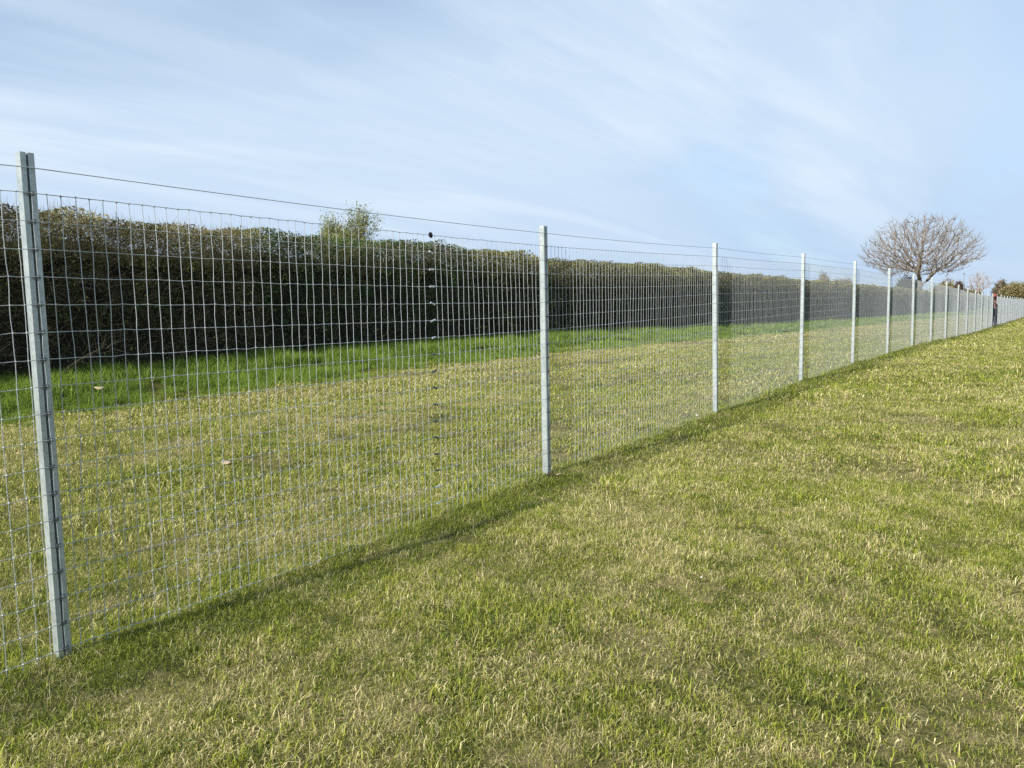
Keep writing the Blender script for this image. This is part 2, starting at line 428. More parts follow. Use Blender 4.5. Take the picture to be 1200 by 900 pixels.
# narrow gateway in the line, far off
gy0, gy1 = PY0+PSTEP*14, PY0+PSTEP*15; gz0 = float(gh(FX, (gy0+gy1)/2))
gate = empty('gateway', (FX, (gy0+gy1)/2, gz0)); tag(gate, 'narrow dark gateway with orange topped brown post and dark box in the distant fence', 'gate')
M_dark = plain('dark_gate_paint', (.035, .045, .06), .5); M_brown = plain('brown_post_paint', (.17, .085, .07), .7)
M_orange = plain('orange_cap_paint', (.26, .06, .03), .6); M_lil = plain('grey_gate_panel', (.28, .27, .29), .7)
def boxbm(x0, x1, y0, y1, z0, z1, bev=.006):
    bm = bmesh.new(); r = bmesh.ops.create_cube(bm, size=1)
    for v in r['verts']: v.co = Vector(((x0+x1)/2+v.co.x*(x1-x0), (y0+y1)/2+v.co.y*(y1-y0), (z0+z1)/2+v.co.z*(z1-z0)))
    bmesh.ops.bevel(bm, geom=list(bm.edges), offset=bev, segments=2, affect='EDGES'); return bm
for yv in (-1.62, 1.62): bmobj('upright', boxbm(-.06, .06, yv-.09, yv+.09, -.2, 1.45), M_dark, gate)
bmobj('post', boxbm(-.07, .07, .18, .62, .98, 1.98), M_brown, gate)
bmobj('cap', boxbm(-.09, .09, -.25, .75, 1.90, 2.08, .03), M_orange, gate)
bx = bmobj('lock_box', boxbm(-.10, .10, -1.3, 1.3, .72, 1.16, .03), M_dark, gate)
bmobj('gate_panel', boxbm(-.025, .025, -.55, .95, .05, .71), M_lil, gate)
for zv in (.45, 1.5): bmobj('rail', boxbm(-.02, .02, -1.53, 1.53, zv, zv+.05), M_dark, gate)

# ------------------------------------------------------------------ hedge
def fbm(X, Y, s, o=3, seed=0.):
    out = np.zeros(len(X)); amp = 1.; tot = 0
    for k in range(o):
        f = s*2**k
        out += amp*np.fromiter((noise.noise((x*f+seed, y*f+seed*.7, k*3.1)) for x, y in zip(X, Y)), float, len(X)); tot += amp; amp *= .55
    return out/tot
HX, HTOP = -14.45, 3.30
def hedge_top(Y): return HTOP - .03 + .05*np.sin(Y*.41+1) + .04*np.sin(Y*4.7+2*np.sin(Y*1.9))*np.sin(Y*.83) + .05*np.sin(Y*1.3+.4*np.sin(Y*.7)) + .03*np.sin(Y*3.1)
def build_hedge():
    V_all, C_all = [], []
    bands = [(0., 9., 1.0), (9., 18., 1.1), (18., 32., 1.5), (32., 55., 2.3), (55., 90., 3.4), (90., 150., 5.0), (150., 240., 8.)]
    for (a, b, s) in bands:
        ln = b-a
        for zone, area, dens in (('face', ln*2.9, 1500), ('top', ln*1.6, 2300)):
            n = int(area*dens/(s*s))
            Y = rng.uniform(a, b, n)
            if zone == 'face':
                zf = rng.uniform(0, 1, n); T = hedge_top(Y)
                Z = .05 + zf*(T-.0)
                cn = fbm(Y, Z, 2.3, 3, 17.); bl = .20*fbm(Y, Z, .9, 3, 5.)+.13*cn
                dep = np.abs(rng.normal(0, .17, n))
                # thinner low down: shade and gaps between stems
                keep = rng.uniform(0, 1, n) < (.40+.60*np.clip((Z-.6)/1.1, 0, 1))*(1-.35*np.clip((Z-2.3)/.8, 0, 1))*np.clip(.72+2.2*cn, .16, 1)
                dep = dep*(1+2.2*np.clip((Z-2.1)/.9, 0, 1)); X = HX + bl*1.6 - dep + .10 - .10*np.clip((Z-2.75)/.5, 0, 1)**2
            else:
                X = HX - rng.uniform(-.05, 1.5, n); T = hedge_top(Y)
                Z = T + .12*fbm(Y, X, 1.6, 3, 2.) - rng.uniform(0, 1, n)**1.6*.85 + .03
                
                keep = np.ones(n, bool)
            X, Y, Z, T = X[keep], Y[keep], Z[keep], T[keep]; n = len(X)
            C = np.stack([X, Y, Z], -1)
            u = rng.normal(size=(n, 3)); u[:, 2] *= .8; u /= np.linalg.norm(u, axis=1)[:, None]
            w = rng.normal(size=(n, 3)); w -= (w*u).sum(1)[:, None]*u; w /= np.linalg.norm(w, axis=1)[:, None]
            Ls = rng.uniform(.014, .040, n)*s; Ws = Ls*rng.uniform(.35, .6, n)
            quad = np.stack([C-u*Ls[:, None], C+w*Ws[:, None], C+u*Ls[:, None], C-w*Ws[:, None]], 1)
            # colour by species section; height paints in the lit top and shaded foot
            g1 = fbm(Y, Z*1.2, .45, 2, 3.)
            sec1 = 1-sstep(10.0, 10.8, Y+.5*g1)                      # twiggy olive stretch
            sec2 = sstep(10.0, 10.8, Y+.5*g1)*(1-sstep(16.5, 20., Y+2*g1))   # dark evergreen stretch
            sec3 = 1-sec1-sec2
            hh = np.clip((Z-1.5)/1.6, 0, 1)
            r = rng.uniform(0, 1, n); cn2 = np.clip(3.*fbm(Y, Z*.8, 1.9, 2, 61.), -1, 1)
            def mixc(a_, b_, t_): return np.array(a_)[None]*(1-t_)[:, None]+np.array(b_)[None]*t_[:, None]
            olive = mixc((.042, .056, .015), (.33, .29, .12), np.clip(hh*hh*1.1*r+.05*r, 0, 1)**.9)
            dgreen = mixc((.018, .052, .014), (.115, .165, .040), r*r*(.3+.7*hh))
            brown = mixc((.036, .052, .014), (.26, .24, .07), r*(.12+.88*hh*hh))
            gol = np.array((.36, .33, .09))
            col = olive*sec1[:, None]+dgreen*sec2[:, None]+brown*sec3[:, None]
            col *= (1+.55*cn2)[:, None]
            g3 = fbm(Y, Z, 1.5, 2, 27.); yl = (rng.uniform(0, 1, n) < .02+.35*np.clip(g3*2-.35, 0, 1))
            col[yl] = gol*rng.uniform(.6, 1.1, yl.sum())[:, None]
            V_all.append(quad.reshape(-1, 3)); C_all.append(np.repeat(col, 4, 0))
    V = np.concatenate(V_all); Cc = np.concatenate(C_all); n = len(V)//4
    return V, np.arange(n*4).reshape(-1, 4), np.concatenate([Cc, np.ones((len(Cc), 1))], 1)
def vcol(t): return tattr(t, 'leafcol').outputs['Color']
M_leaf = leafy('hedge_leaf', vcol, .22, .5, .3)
M_twig = plain('hedge_twig', (.24, .20, .12), .8, .35, 6)
M_core = plain('hedge_shade_core', (.018, .016, .010), .95, .5, 5)  # shade of the hedge interior put into the colour
hedge = empty('hedge', (HX-.8, 60, 0)); tag(hedge, 'long clipped hedge with dark lower face and twiggy top beyond the lush verge', 'hedge')
HLc = Vector(hedge.location)
V, F, Cc = build_hedge()
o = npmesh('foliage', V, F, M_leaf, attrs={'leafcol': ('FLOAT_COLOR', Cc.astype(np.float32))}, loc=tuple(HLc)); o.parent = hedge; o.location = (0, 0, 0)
# twigs: stalks thrown up through the top and out of the face
def sticks(C, D, Ln, r0):
    """thin three-sided tapering sticks with one bend"""
    n = len(C); D = D/np.linalg.norm(D, axis=1)[:, None]
    a = np.cross(D, rng.normal(size=(n, 3))); a /= np.linalg.norm(a, axis=1)[:, None]; b = np.cross(D, a)
    bend = C + D*Ln[:, None]*.5 + a*Ln[:, None]*rng.normal(0, .08, n)[:, None]
    tip = C + D*Ln[:, None]
    rings = []
    for P_, rr in ((C, r0), (bend, r0*.7), (tip, r0*.25)):
        for k in range(3):
            an = 2*math.pi*k/3; rings.append(P_+(a*math.cos(an)+b*math.sin(an))*np.asarray(rr)[:, None])
    V = np.stack(rings, 1).reshape(-1, 3)
    f = np.array([(j*3+k, j*3+(k+1) % 3, (j+1)*3+(k+1) % 3, (j+1)*3+k) for j in range(2) for k in range(3)])
    F = (np.arange(n)[:, None, None]*9+f[None]).reshape(-1, 4)
    return V, F
tw = []
for a, b, s in ((0., 18., 1.), (18., 40., 1.7), (40., 90., 3.), (90., 180., 6.)):
    for kind in ('top', 'face'):
        n = int((b-a)*(900 if kind == 'top' else 420)/(s*s))
        Y = rng.uniform(a, b, n); T = hedge_top(Y)
        if kind == 'top':
            X = HX-rng.uniform(-.02, 1.3, n); Z = T-rng.uniform(.0, .85, n)
            D = np.stack([rng.normal(.1, .45, n), rng.normal(0, .45, n), np.abs(rng.normal(1, .25, n))], -1)
            Ln = np.minimum(rng.uniform(.10, .42, n)*np.where(Y < 10.5, 1.1, .75), (T-Z)+rng.uniform(.03, .20, n)*np.where(Y < 10.5, 1.3, .7))
        else:
            Z = .3+rng.uniform(0, 1, n)**.7*(T-.4); X = HX-rng.uniform(.02, .28, n)+.12*fbm(Y, Z, .9, 2, 5.)
            D = np.stack([rng.uniform(.1, 1., n), rng.normal(0, .8, n), rng.normal(.5, .5, n)], -1); Ln = rng.uniform(.12, .42, n)*np.where((Y > 10.3) & (rng.uniform(0, 1, n) < .75), .25, 1.)
        tw.append(sticks(np.stack([X, Y, Z], -1), D, Ln*(1+.2*(s-1)), rng.uniform(.0022, .0045, n)*s))
V, F = join(tw)
o = npmesh('twigs', V, F, M_twig, loc=tuple(HLc)); o.parent = hedge; o.location = (0, 0, 0); o['kind'] = 'stuff'
# near-black sheet that stands in for the shade inside the hedge
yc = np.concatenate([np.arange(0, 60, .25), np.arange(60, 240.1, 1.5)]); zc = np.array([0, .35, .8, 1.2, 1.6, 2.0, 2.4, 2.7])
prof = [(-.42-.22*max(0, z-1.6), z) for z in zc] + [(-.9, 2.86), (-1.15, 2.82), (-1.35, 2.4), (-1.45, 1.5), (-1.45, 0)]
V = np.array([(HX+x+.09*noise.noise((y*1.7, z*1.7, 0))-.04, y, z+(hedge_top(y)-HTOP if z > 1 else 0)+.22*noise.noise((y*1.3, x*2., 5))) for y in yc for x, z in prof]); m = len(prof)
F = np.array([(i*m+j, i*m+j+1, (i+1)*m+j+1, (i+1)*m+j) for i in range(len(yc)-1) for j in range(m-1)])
o = npmesh('shade_core', V, F, M_core, loc=tuple(HLc)); o.parent = hedge; o.location = (0, 0, 0)

# ------------------------------------------------------------------ trees
def skeleton(h, spread, levels, seed, trunk_r, fork=.22, up=.25, nfork=5, twig=.02, droop=0, sides=5, limb=.55, side=.8):
    r = random.Random(seed); segs = []; tips = []
    def grow(p, d, ln, rad, lev):
        n = 4; q = p.copy(); dd = d.copy(); pts = [(q.copy(), rad)]
        for i in range(n):
            dd = (dd + Vector((r.gauss(0, .13), r.gauss(0, .13), r.gauss(.03+up*.12-droop*.1*lev, .09)))).normalized()
            q = q + dd*(ln/n); rr = max(twig, rad*(1-.45*(i+1)/n)); pts.append((q.copy(), rr))
            if lev < levels and lev > 0 and i >= 1 and r.random() < side:
                ax = dd.orthogonal().normalized(); ax.rotate(Matrix.Rotation(r.uniform(0, 6.28), 3, dd))
                nd = (dd*math.cos(.75)+ax*math.sin(.75)*spread).normalized()
                grow(q.copy(), nd, ln*r.uniform(.5, .75), max(twig, rr*.6), lev+1)
        segs.append(pts)
        if lev < levels:
            k = nfork if lev == 0 else r.choice((2, 2, 3))
            a0 = r.uniform(0, 6.28)
            for j in range(k):
                ax = dd.orthogonal().normalized(); ax.rotate(Matrix.Rotation(a0+6.283*j/k+r.uniform(-.3, .3), 3, dd))
                an = (r.uniform(.35, 1.15) if lev == 0 else r.uniform(.25, .6))
                nd = (dd*math.cos(an)+ax*math.sin(an)*spread).normalized()
                grow(q.copy(), nd, ln*r.uniform(.68, .92) if lev else h*limb*.5*r.uniform(.8, 1.1), max(twig, pts[-1][1]*.68), lev+1)
        else: tips.append((q.copy(), dd.copy()))
    grow(Vector((0, 0, -.2)), Vector((0, 0, 1)), h*fork, trunk_r, 0)
    return segs, tips
def tubes(segs, sides, sel):
    Vs, Fs = [], []
    for pts in segs:
        if not sel(pts): continue
        base = len(Vs)
        for i, (p, rad) in enumerate(pts):
            d = (pts[min(i+1, len(pts)-1)][0]-pts[max(i-1, 0)][0]).normalized(); a = d.orthogonal().normalized(); b = d.cross(a)
            for k in range(sides):
                an = 6.2832*k/sides; Vs.append(p+(a*math.cos(an)+b*math.sin(an))*rad)
        for i in range(len(pts)-1):
            for k in range(sides):
                Fs.append((base+i*sides+k, base+i*sides+(k+1) % sides, base+(i+1)*sides+(k+1) % sides, base+(i+1)*sides+k))
    return np.array([tuple(v) for v in Vs]), np.array(Fs)
M_bark = plain('bare_bark', (.155, .13, .10), .9, .3, 2)
M_twigred = plain('bare_twig_bark', (.235, .195, .155), .9, .3, 1)
def tree(name, loc, label, group=None, h=8, target_w=None, target_h=None, leaves=None, leafsize=.05, perTip=10, puff=.4, trunk_r=.25, barkm=None, twigm=None, **kw):
    t = empty(name, loc); tag(t, label, 'tree', group)
    segs, tips = skeleton(h, kw.pop('spread', 1.), kw.pop('levels', 4), kw.pop('seed', 1), trunk_r, **kw)
    allp = np.array([tuple(p) for s in segs for p, _ in s])
    sx = (target_w/(np.ptp(allp[:, :2] @ np.array([RT.x, RT.y])))) if target_w else 1
    sz = (target_h/allp[:, 2].max()) if target_h else 1
    segs = [[(Vector((p.x*sx, p.y*sx, p.z*sz)), r) for p, r in s] for s in segs]; tips = [(Vector((p.x*sx, p.y*sx, p.z*sz)), d) for p, d in tips]
    V, F = tubes(segs[:], 5, lambda s: s[0][1] > trunk_r*.6)
    if len(V): npmesh('trunk', V, F, barkm or M_bark, t, smooth=True)
    V, F = tubes(segs, 4, lambda s: s[0][1] <= trunk_r*.6)
    npmesh('crown', V, F, twigm or M_twigred, t, smooth=True)
    if leaves:
        C = []
        for s in segs:
            if s[0][1] < trunk_r*.45:
                for p, _ in s[1:]:
                    for _k in range(perTip): C.append((p.x+random.gauss(0, puff), p.y+random.gauss(0, puff), p.z+random.gauss(0, puff)))
        C = np.array(C); n = len(C)
        u = rng.normal(size=(n, 3)); u /= np.linalg.norm(u, axis=1)[:, None]; w = np.cross(u, rng.normal(size=(n, 3))); w /= np.linalg.norm(w, axis=1)[:, None]
        ls = rng.uniform(.6, 1.2, n)[:, None]*leafsize
        V = np.stack([C-u*ls, C+w*ls*.5, C+u*ls, C-w*ls*.5], 1).reshape(-1, 3)
        cc = np.array(leaves[0])[None]*(1-rng.uniform(0, 1, n)[:, None])+np.array(leaves[1])[None]*rng.uniform(0, 1, n)[:, None]
        cc = np.concatenate([np.repeat(cc, 4, 0), np.ones((n*4, 1))], 1).astype(np.float32)
        npmesh('leaves', V, np.arange(n*4).reshape(-1, 4), M_leaf, t, attrs={'leafcol': ('FLOAT_COLOR', cc)})
    return t
def colonise(crown, fork_z, seed, step, npts, twig, kill=1.6, reach=6.):
    """limbs that grow towards free room in the crown; crown(r, n) gives random points in it"""
    r = np.random.default_rng(seed); A = crown(r, npts)
    P = [np.array((0, 0, -.3))]; par = [-1]
    while P[-1][2] < fork_z: P.append(P[-1]+np.array((r.normal(0, .05)*step, r.normal(0, .05)*step, step))); par.append(len(P)-2)
    P = np.array(P); par = list(par); near_i = np.zeros(len(A), int); near_d = np.full(len(A), 1e9)
    def upd(lo):
        for k0_ in range(lo, len(P), 200):
            q = P[k0_:k0_+200]; d = np.linalg.norm(A[:, None]-q[None], axis=2); m = d.min(1); b = m < near_d; near_d[b] = m[b]; near_i[b] = d.argmin(1)[b]+k0_
    upd(0)
    for it in range(140):
        act = near_d < (1e9 if it < 8 else reach*step*2.2)
        if not act.any(): break
        D = A-P[near_i]; D /= np.linalg.norm(D, axis=1)[:, None]+1e-9
        acc = np.zeros_like(P); np.add.at(acc, near_i[act], D[act]); nz = np.linalg.norm(acc, axis=1) > .05
        if not nz.any(): break
        ids = np.where(nz)[0]; G = acc[ids]/np.linalg.norm(acc[ids], axis=1)[:, None]
        pd = np.array([P[i]-P[par[i]] if par[i] >= 0 else np.array((0, 0, 1.)) for i in ids]); pd /= np.linalg.norm(pd, axis=1)[:, None]+1e-9
        G = G+.45*pd+r.normal(0, .16, G.shape); G /= np.linalg.norm(G, axis=1)[:, None]
        lo = len(P); P = np.concatenate([P, P[ids]+G*step]); par += list(ids); upd(lo)
        keep = near_d > kill*step; A = A[keep]; near_i = near_i[keep]; near_d = near_d[keep]
        if len(A) == 0 or len(P) > 12000: break
    n = len(P); w = np.zeros(n); ch = [[] for _ in range(n)]
    for i in range(n-1, 0, -1):
        if w[i] == 0: w[i] = 1
        w[par[i]] += w[i]; ch[par[i]].append(i)
    rad = twig*np.maximum(w, 1)**.385
    segs = []; st = [(0, [])]
    def chain(i, head):
        pts = head+[(Vector(P[i]), float(rad[i]))]
        while ch[i]:
            c = sorted(ch[i], key=lambda q: -w[q])
            for o_ in c[1:]: todo.append((o_, [(Vector(P[i]), float(min(rad[o_], rad[i])))]))
            i = c[0]; pts.append((Vector(P[i]), float(rad[i])))
        if len(pts) > 1: segs.append(pts)
    todo = [(0, [])]
    while todo: a_ = todo.pop(); chain(*a_)
    return segs
def bare_tree(loc, label, half_w, top, wide_z, low_z, fork_z, seed, step, npts, twig, barkm, twigm):
    t = empty('bare_tree', loc); tag(t, label, 'tree')
    def crown(r, n):
        out = []
        while len(out) < n:
            p = r.uniform(-1, 1, 3); q = math.hypot(p[0], p[1])
            if p[2] > 0: ok = q*q+p[2]**2 < 1+.18*math.sin(p[0]*9+seed)*math.sin(p[1]*8+p[2]*5); z = wide_z+p[2]*(top-wide_z)
            else: ok = q < 1+p[2]*.75 and q > -.9*p[2]*.8; z = wide_z+p[2]*(wide_z-low_z)
            if ok: out.append((p[0]*half_w, p[1]*half_w, z))
        return np.array(out)
    segs = colonise(crown, fork_z, seed, step, npts, twig)
    # fine end twigs
    r = random.Random(seed); extra = []
    for s_ in segs:
        for (p, rd) in s_[1:]:
            if rd < twig*2.6 and r.random() < .85:
                d = Vector((p.x*.12+r.gauss(0, .6), p.y*.12+r.gauss(0, .6), r.gauss(.8, .4))).normalized()
                extra.append([(p, twig*.8), (p+d*step*1.0, twig*.65), (p+(d+Vector((0, 0, .3))).normalized()*step*2.1, twig*.4)])
    segs += extra; cut = min(twig*9, .7*max(s_[0][1] for s_ in segs))
    V, F = tubes(segs, 6, lambda s_: s_[0][1] >= cut); npmesh('trunk', V, F, barkm, t, smooth=True)
    V, F = tubes(segs, 4, lambda s_: s_[0][1] < cut); npmesh('crown', V, F, twigm, t, smooth=True)
    return t
GZ = -.15
# big bare tree beyond the hedge
dep = 112.; sc = dep/879.
bare_tree(pxpoint(1077, dep, z=GZ), 'large bare spreading tree rising behind the far end of the hedge', 64*sc, 117*sc, 64*sc, 34*sc, 30*sc, 12, .38, 5200, .030, M_bark, M_twigred)
# young leafing tree behind the near hedge
dep = 38.; sc = dep/879.
tree('leafing_tree', pxpoint(402, dep, z=0), 'small pale green leafing tree top showing above the near hedge', h=7, target_w=70*sc, target_h=132*sc+1.3, trunk_r=.11, levels=4, nfork=5, fork=.30, spread=.75, twig=.010, seed=9, up=1.2,
     leaves=((.17, .20, .06), (.30, .31, .11)), leafsize=.05, perTip=16, puff=.15, barkm=plain('grey_bark', (.20, .18, .14), .9), twigm=plain('grey_twig', (.24, .23, .16), .9))
# far trees seen above the hedge end
G_ = None
def far(px, top, w, dep, name, label, seed, leaves=None, horizon=None, **kw):
    sc = dep/879.; hz = 380-px*23.5/1200
    tree(name, pxpoint(px, dep, z=GZ), label, target_w=w*sc, target_h=(hz-top)*sc+1.45, seed=seed, leaves=leaves, h=(hz-top)*sc+1.45, **kw)
tan = ((.17, .13, .08), (.26, .21, .12)); oliv = ((.16, .135, .055), (.33, .28, .13)); dk = ((.06, .065, .03), (.14, .12, .06))
dep = 185.; sc = dep/879.
bare_tree(pxpoint(1147, dep, z=GZ), 'small pale bare tree standing alone far off right of the large bare tree', 14*sc, 46*sc, 30*sc, 18*sc, 14*sc, 8, .34, 700, .040, plain('pale_bark', (.36, .31, .27), .9), plain('pale_twig', (.40, .34, .30), .9))
far(1173, 327, 24, 170., 'bare_tree', 'twiggy dark bare tree with bushy foot far off at the right', 22, leaves=dk, trunk_r=.2, levels=5, nfork=5, fork=.15, spread=.9, twig=.05, leafsize=.13, perTip=1, puff=.25)
far(1198, 332, 44, 150., 'round_tree', 'rounded olive tan tree far off at the right edge', 23, leaves=oliv, trunk_r=.2, levels=4, nfork=7, fork=.12, spread=1.1, twig=.05, leafsize=.16, perTip=14, puff=.35)
far(962, 320, 20, 170., 'round_tree', 'brownish far tree top above the hedge left of the two small ones', 24, leaves=tan, trunk_r=.25, levels=4, nfork=6, fork=.3, spread=1., twig=.06, leafsize=.16, perTip=5, puff=.4)
far(986, 326, 26, 175., 'round_tree', 'low brown far tree top above the hedge between two fence posts', 25, leaves=tan, trunk_r=.25, levels=4, nfork=6, fork=.3, spread=1., twig=.06, leafsize=.16, perTip=5, puff=.4)
far(1061, 325, 24, 120., 'round_tree', 'rounded dark green bush taller than the hedge left of the large bare tree', 26, leaves=((.03, .05, .02), (.07, .09, .03)), trunk_r=.2, levels=4, nfork=7, fork=.2, spread=1., twig=.04, leafsize=.12, perTip=22, puff=.3)
far(1106, 327, 20, 160., 'round_tree', 'small tan far bush under the right side of the large bare tree', 27, leaves=oliv, trunk_r=.2, levels=4, nfork=6, fork=.2, spread=1., twig=.05, leafsize=.15, perTip=8, puff=.35)
far(1121, 330, 11, 185., 'round_tree', 'small dark reddish far tree beside the thin lamp post', 28, leaves=((.10, .06, .045), (.17, .11, .08)), trunk_r=.2, levels=4, nfork=6, fork=.4, spread=1., twig=.05, leafsize=.15, perTip=8, puff=.3)
far(1138, 338, 30, 200., 'round_tree', 'low tan far scrub below the small pale bare tree', 29, leaves=oliv, trunk_r=.2, levels=4, nfork=6, fork=.15, spread=1.2, twig=.05, leafsize=.2, perTip=7, puff=.4)

# thin lamp post far off
dep = 165.; lp = pxpoint(1128.5, dep, z=GZ); lamp = empty('lamp_post', lp); tag(lamp, 'thin grey lamp post far off between the bare trees', 'lamp post')
Mg = plain('grey_paint', (.20, .22, .24), .6)
bm = bmesh.new(); bmesh.ops.create_cone(bm, cap_ends=True, segments=10, radius1=.11, radius2=.05, depth=8.6, matrix=Matrix.Translation((0, 0, 4.1))); bmobj('pole', bm, Mg, lamp)
bmobj('lamp_head', boxbm(-.16, .16, -.55, .25, 8.36, 8.52, .03), Mg, lamp)

# dead branch lying against the hedge foot
def grd(px, py):
    d = FW + RT*((px-600)/879.) - UP*((py-450)/879.); t = -CAMZ/d.z
    for _ in range(60):
        p = CAM+d*t; z = float(gh(p.x, p.y)); t = .5*t+.5*(z-CAMZ)/d.z
    return CAM+d*t
tb = [[(Vector((0, 0, -.05)), .016), (Vector((.1, .25, .18)), .014), (Vector((.12, .62, .40)), .011), (Vector((.05, .95, .52)), .008), (Vector((.0, 1.1, .85)), .005)]]
r_ = random.Random(3)
for k in range(16):
    p0 = tb[0][r_.randint(0, 3)][0]+Vector((r_.uniform(-.02, .02), r_.uniform(0, .2), r_.uniform(0, .05)))
    d = Vector((r_.uniform(-.3, .8), r_.uniform(-.7, 1.2), r_.uniform(-.2, .7))).normalized(); s = [(p0, .007)]
    for q in range(4):
        d = (d+Vector((r_.gauss(0, .3), r_.gauss(0, .3), r_.gauss(0, .25)))).normalized(); p0 = p0+d*.13; s.append((p0, .007-.0013*(q+1)))
    tb.append(s)
V, F = tubes(tb, 5, lambda s: True)
o = npmesh('fallen_branch', V, F, plain('dead_wood', (.24, .19, .10), .9, .3), smooth=True); o.scale = (.8, .75, .72); o.location = (-14.1, 5.9, float(gh(-13.95, 5.75))+.16)
tag(o, 'dead tan branch leaning out of the hedge foot just right of the nearest post', 'branch')

# little pale bits lying on the grass
def bit(name, px, py, size, flat, col, label, cat, seed):
    p = grd(px, py); bm = bmesh.new(); bmesh.ops.create_icosphere(bm, subdivisions=2, radius=1)
    for v in bm.verts:
        nn = 1+.35*noise.noise(v.co*1.6+Vector((seed*3., 1, 2))); v.co = Vector((v.co.x*size*nn, v.co.y*size*.75*nn, v.co.z*size*flat*nn+ (.25*size*v.co.x*v.co.x if name == 'dead_leaf' else 0)))
    o = bmobj(name, bm, plain(name+'_surface', col, .85, .3, 40), smooth=True)
    o.location = (p.x, p.y, p.z+size*flat+.012); o.rotation_euler = (random.uniform(-.4, .4), random.uniform(-.4, .4), random.uniform(0, 6)); tag(o, label, cat, 'pale bits lying on the grass')
bit('dead_leaf', 654, 559, .030, .28, (.42, .31, .23), 'curled pale brown leaf on the grass at the foot of the second post', 'leaf', 1)
bit('soil_clod', 645, 560, .030, .55, (.05, .035, .02), 'dark soil clod beside the foot of the second post', 'soil clod', 2)
bit('stone', 817, 489, .022, .6, (.5, .45, .42), 'pale stone in the grass just left of the third post', 'stone', 3)
bit('stone', 822, 680, .007, .6, (.78, .78, .74), 'tiny white stone alone on the open lawn', 'stone', 4)
bit('dead_leaf', 265, 545, .045, .22, (.40, .30, .22), 'pale brown leaf lying beyond the mesh on the dry band', 'leaf', 5)
bit('dead_leaf', 117, 457, .075, .22, (.36, .31, .17), 'largest straw coloured leaf clump on the green verge right of the nearest post', 'leaf', 6)
bit('dead_leaf', 121, 463, .05, .3, (.38, .32, .24), 'smaller pale leaf just below the straw clump on the verge', 'leaf', 7)
bit('stone', 893, 437, .028, .6, (.45, .41, .34), 'larger pale stone beyond the mesh between third and fourth posts', 'stone', 8)
bit('stone', 903, 436, .024, .6, (.46, .43, .36), 'smaller pale stone beyond the mesh nearer the fourth post', 'stone', 9)
bit('stone', 969, 436, .024, .6, (.46, .43, .36), 'pale stone at the mesh foot between fourth and fifth posts', 'stone', 10)

# ------------------------------------------------------------------ grass
def tuft(name, rad, n, lmin, lmax, w, seed, lean=.7, drift=.0, mat_=None):
    r = np.random.default_rng(seed)
    rr = rad*np.sqrt(r.uniform(0, 1, n))*r.uniform(.8, 1.15, n); th = r.uniform(0, 2*np.pi, n)
    B = np.stack([rr*np.cos(th), rr*np.sin(th), np.full(n, -.004)], -1)
    Ln = lmin+(lmax-lmin)*r.beta(1.5, 2.3, n)
    rnd = r.uniform(0, 1, n)
    az = r.uniform(0, 2*np.pi, n); el = np.clip(np.abs(r.normal(.25, lean, n)), 0, 1.5)
    el = np.where(rnd < .45, np.clip(el*1.2+.35, 0, 1.54), el)       # dry blades lie flatter
    hd = np.stack([np.cos(az), np.sin(az), 0*az], -1); hd[:, 0] += drift; 
    side = np.stack([-np.sin(az+r.normal(0, .6, n)), np.cos(az), 0*az], -1); side /= np.linalg.norm(side, axis=1)[:, None]
    upv = np.array([0, 0, 1.])
    d1 = hd*np.sin(el*.55)[:, None]+upv*np.cos(el*.55)[:, None]; e2 = np.clip(el*1.3+r.uniform(0, 1.1, n), 0, 2.1); hd2 = hd+.6*r.normal(size=(n, 3))*np.array([1, 1, 0.]); hd2 /= np.linalg.norm(hd2, axis=1)[:, None]
    d2 = hd2*np.sin(e2)[:, None]+upv*np.cos(e2)[:, None]
    P1 = B+d1*(Ln*.5)[:, None]; P2 = P1+d2*(Ln*.55)[:, None]
    P2[:, 2] = np.maximum(P2[:, 2], .003)
    ww = (w*r.uniform(.6, 1.3, n))[:, None]*side*.5
    V = np.stack([B-ww, B+ww, P1+ww*.8, P1-ww*.8, P2], 1).reshape(-1, 3)
    i = np.arange(n)[:, None]*5
    Fq = i+np.array([[0, 1, 2, 3]]); Ft = i+np.array([[3, 2, 4]])
    at = {'rnd': ('FLOAT', np.repeat(rnd, 5).astype(np.float32)), 'hue': ('FLOAT', np.repeat(r.uniform(0, 1, n), 5).astype(np.float32)),
          'tip': ('FLOAT', np.tile(np.array([0, 0, .55, .55, 1.]), n).astype(np.float32))}
    return npmesh(name, V, [Fq, Ft], mat_ or M_grass, link=False, attrs=at)
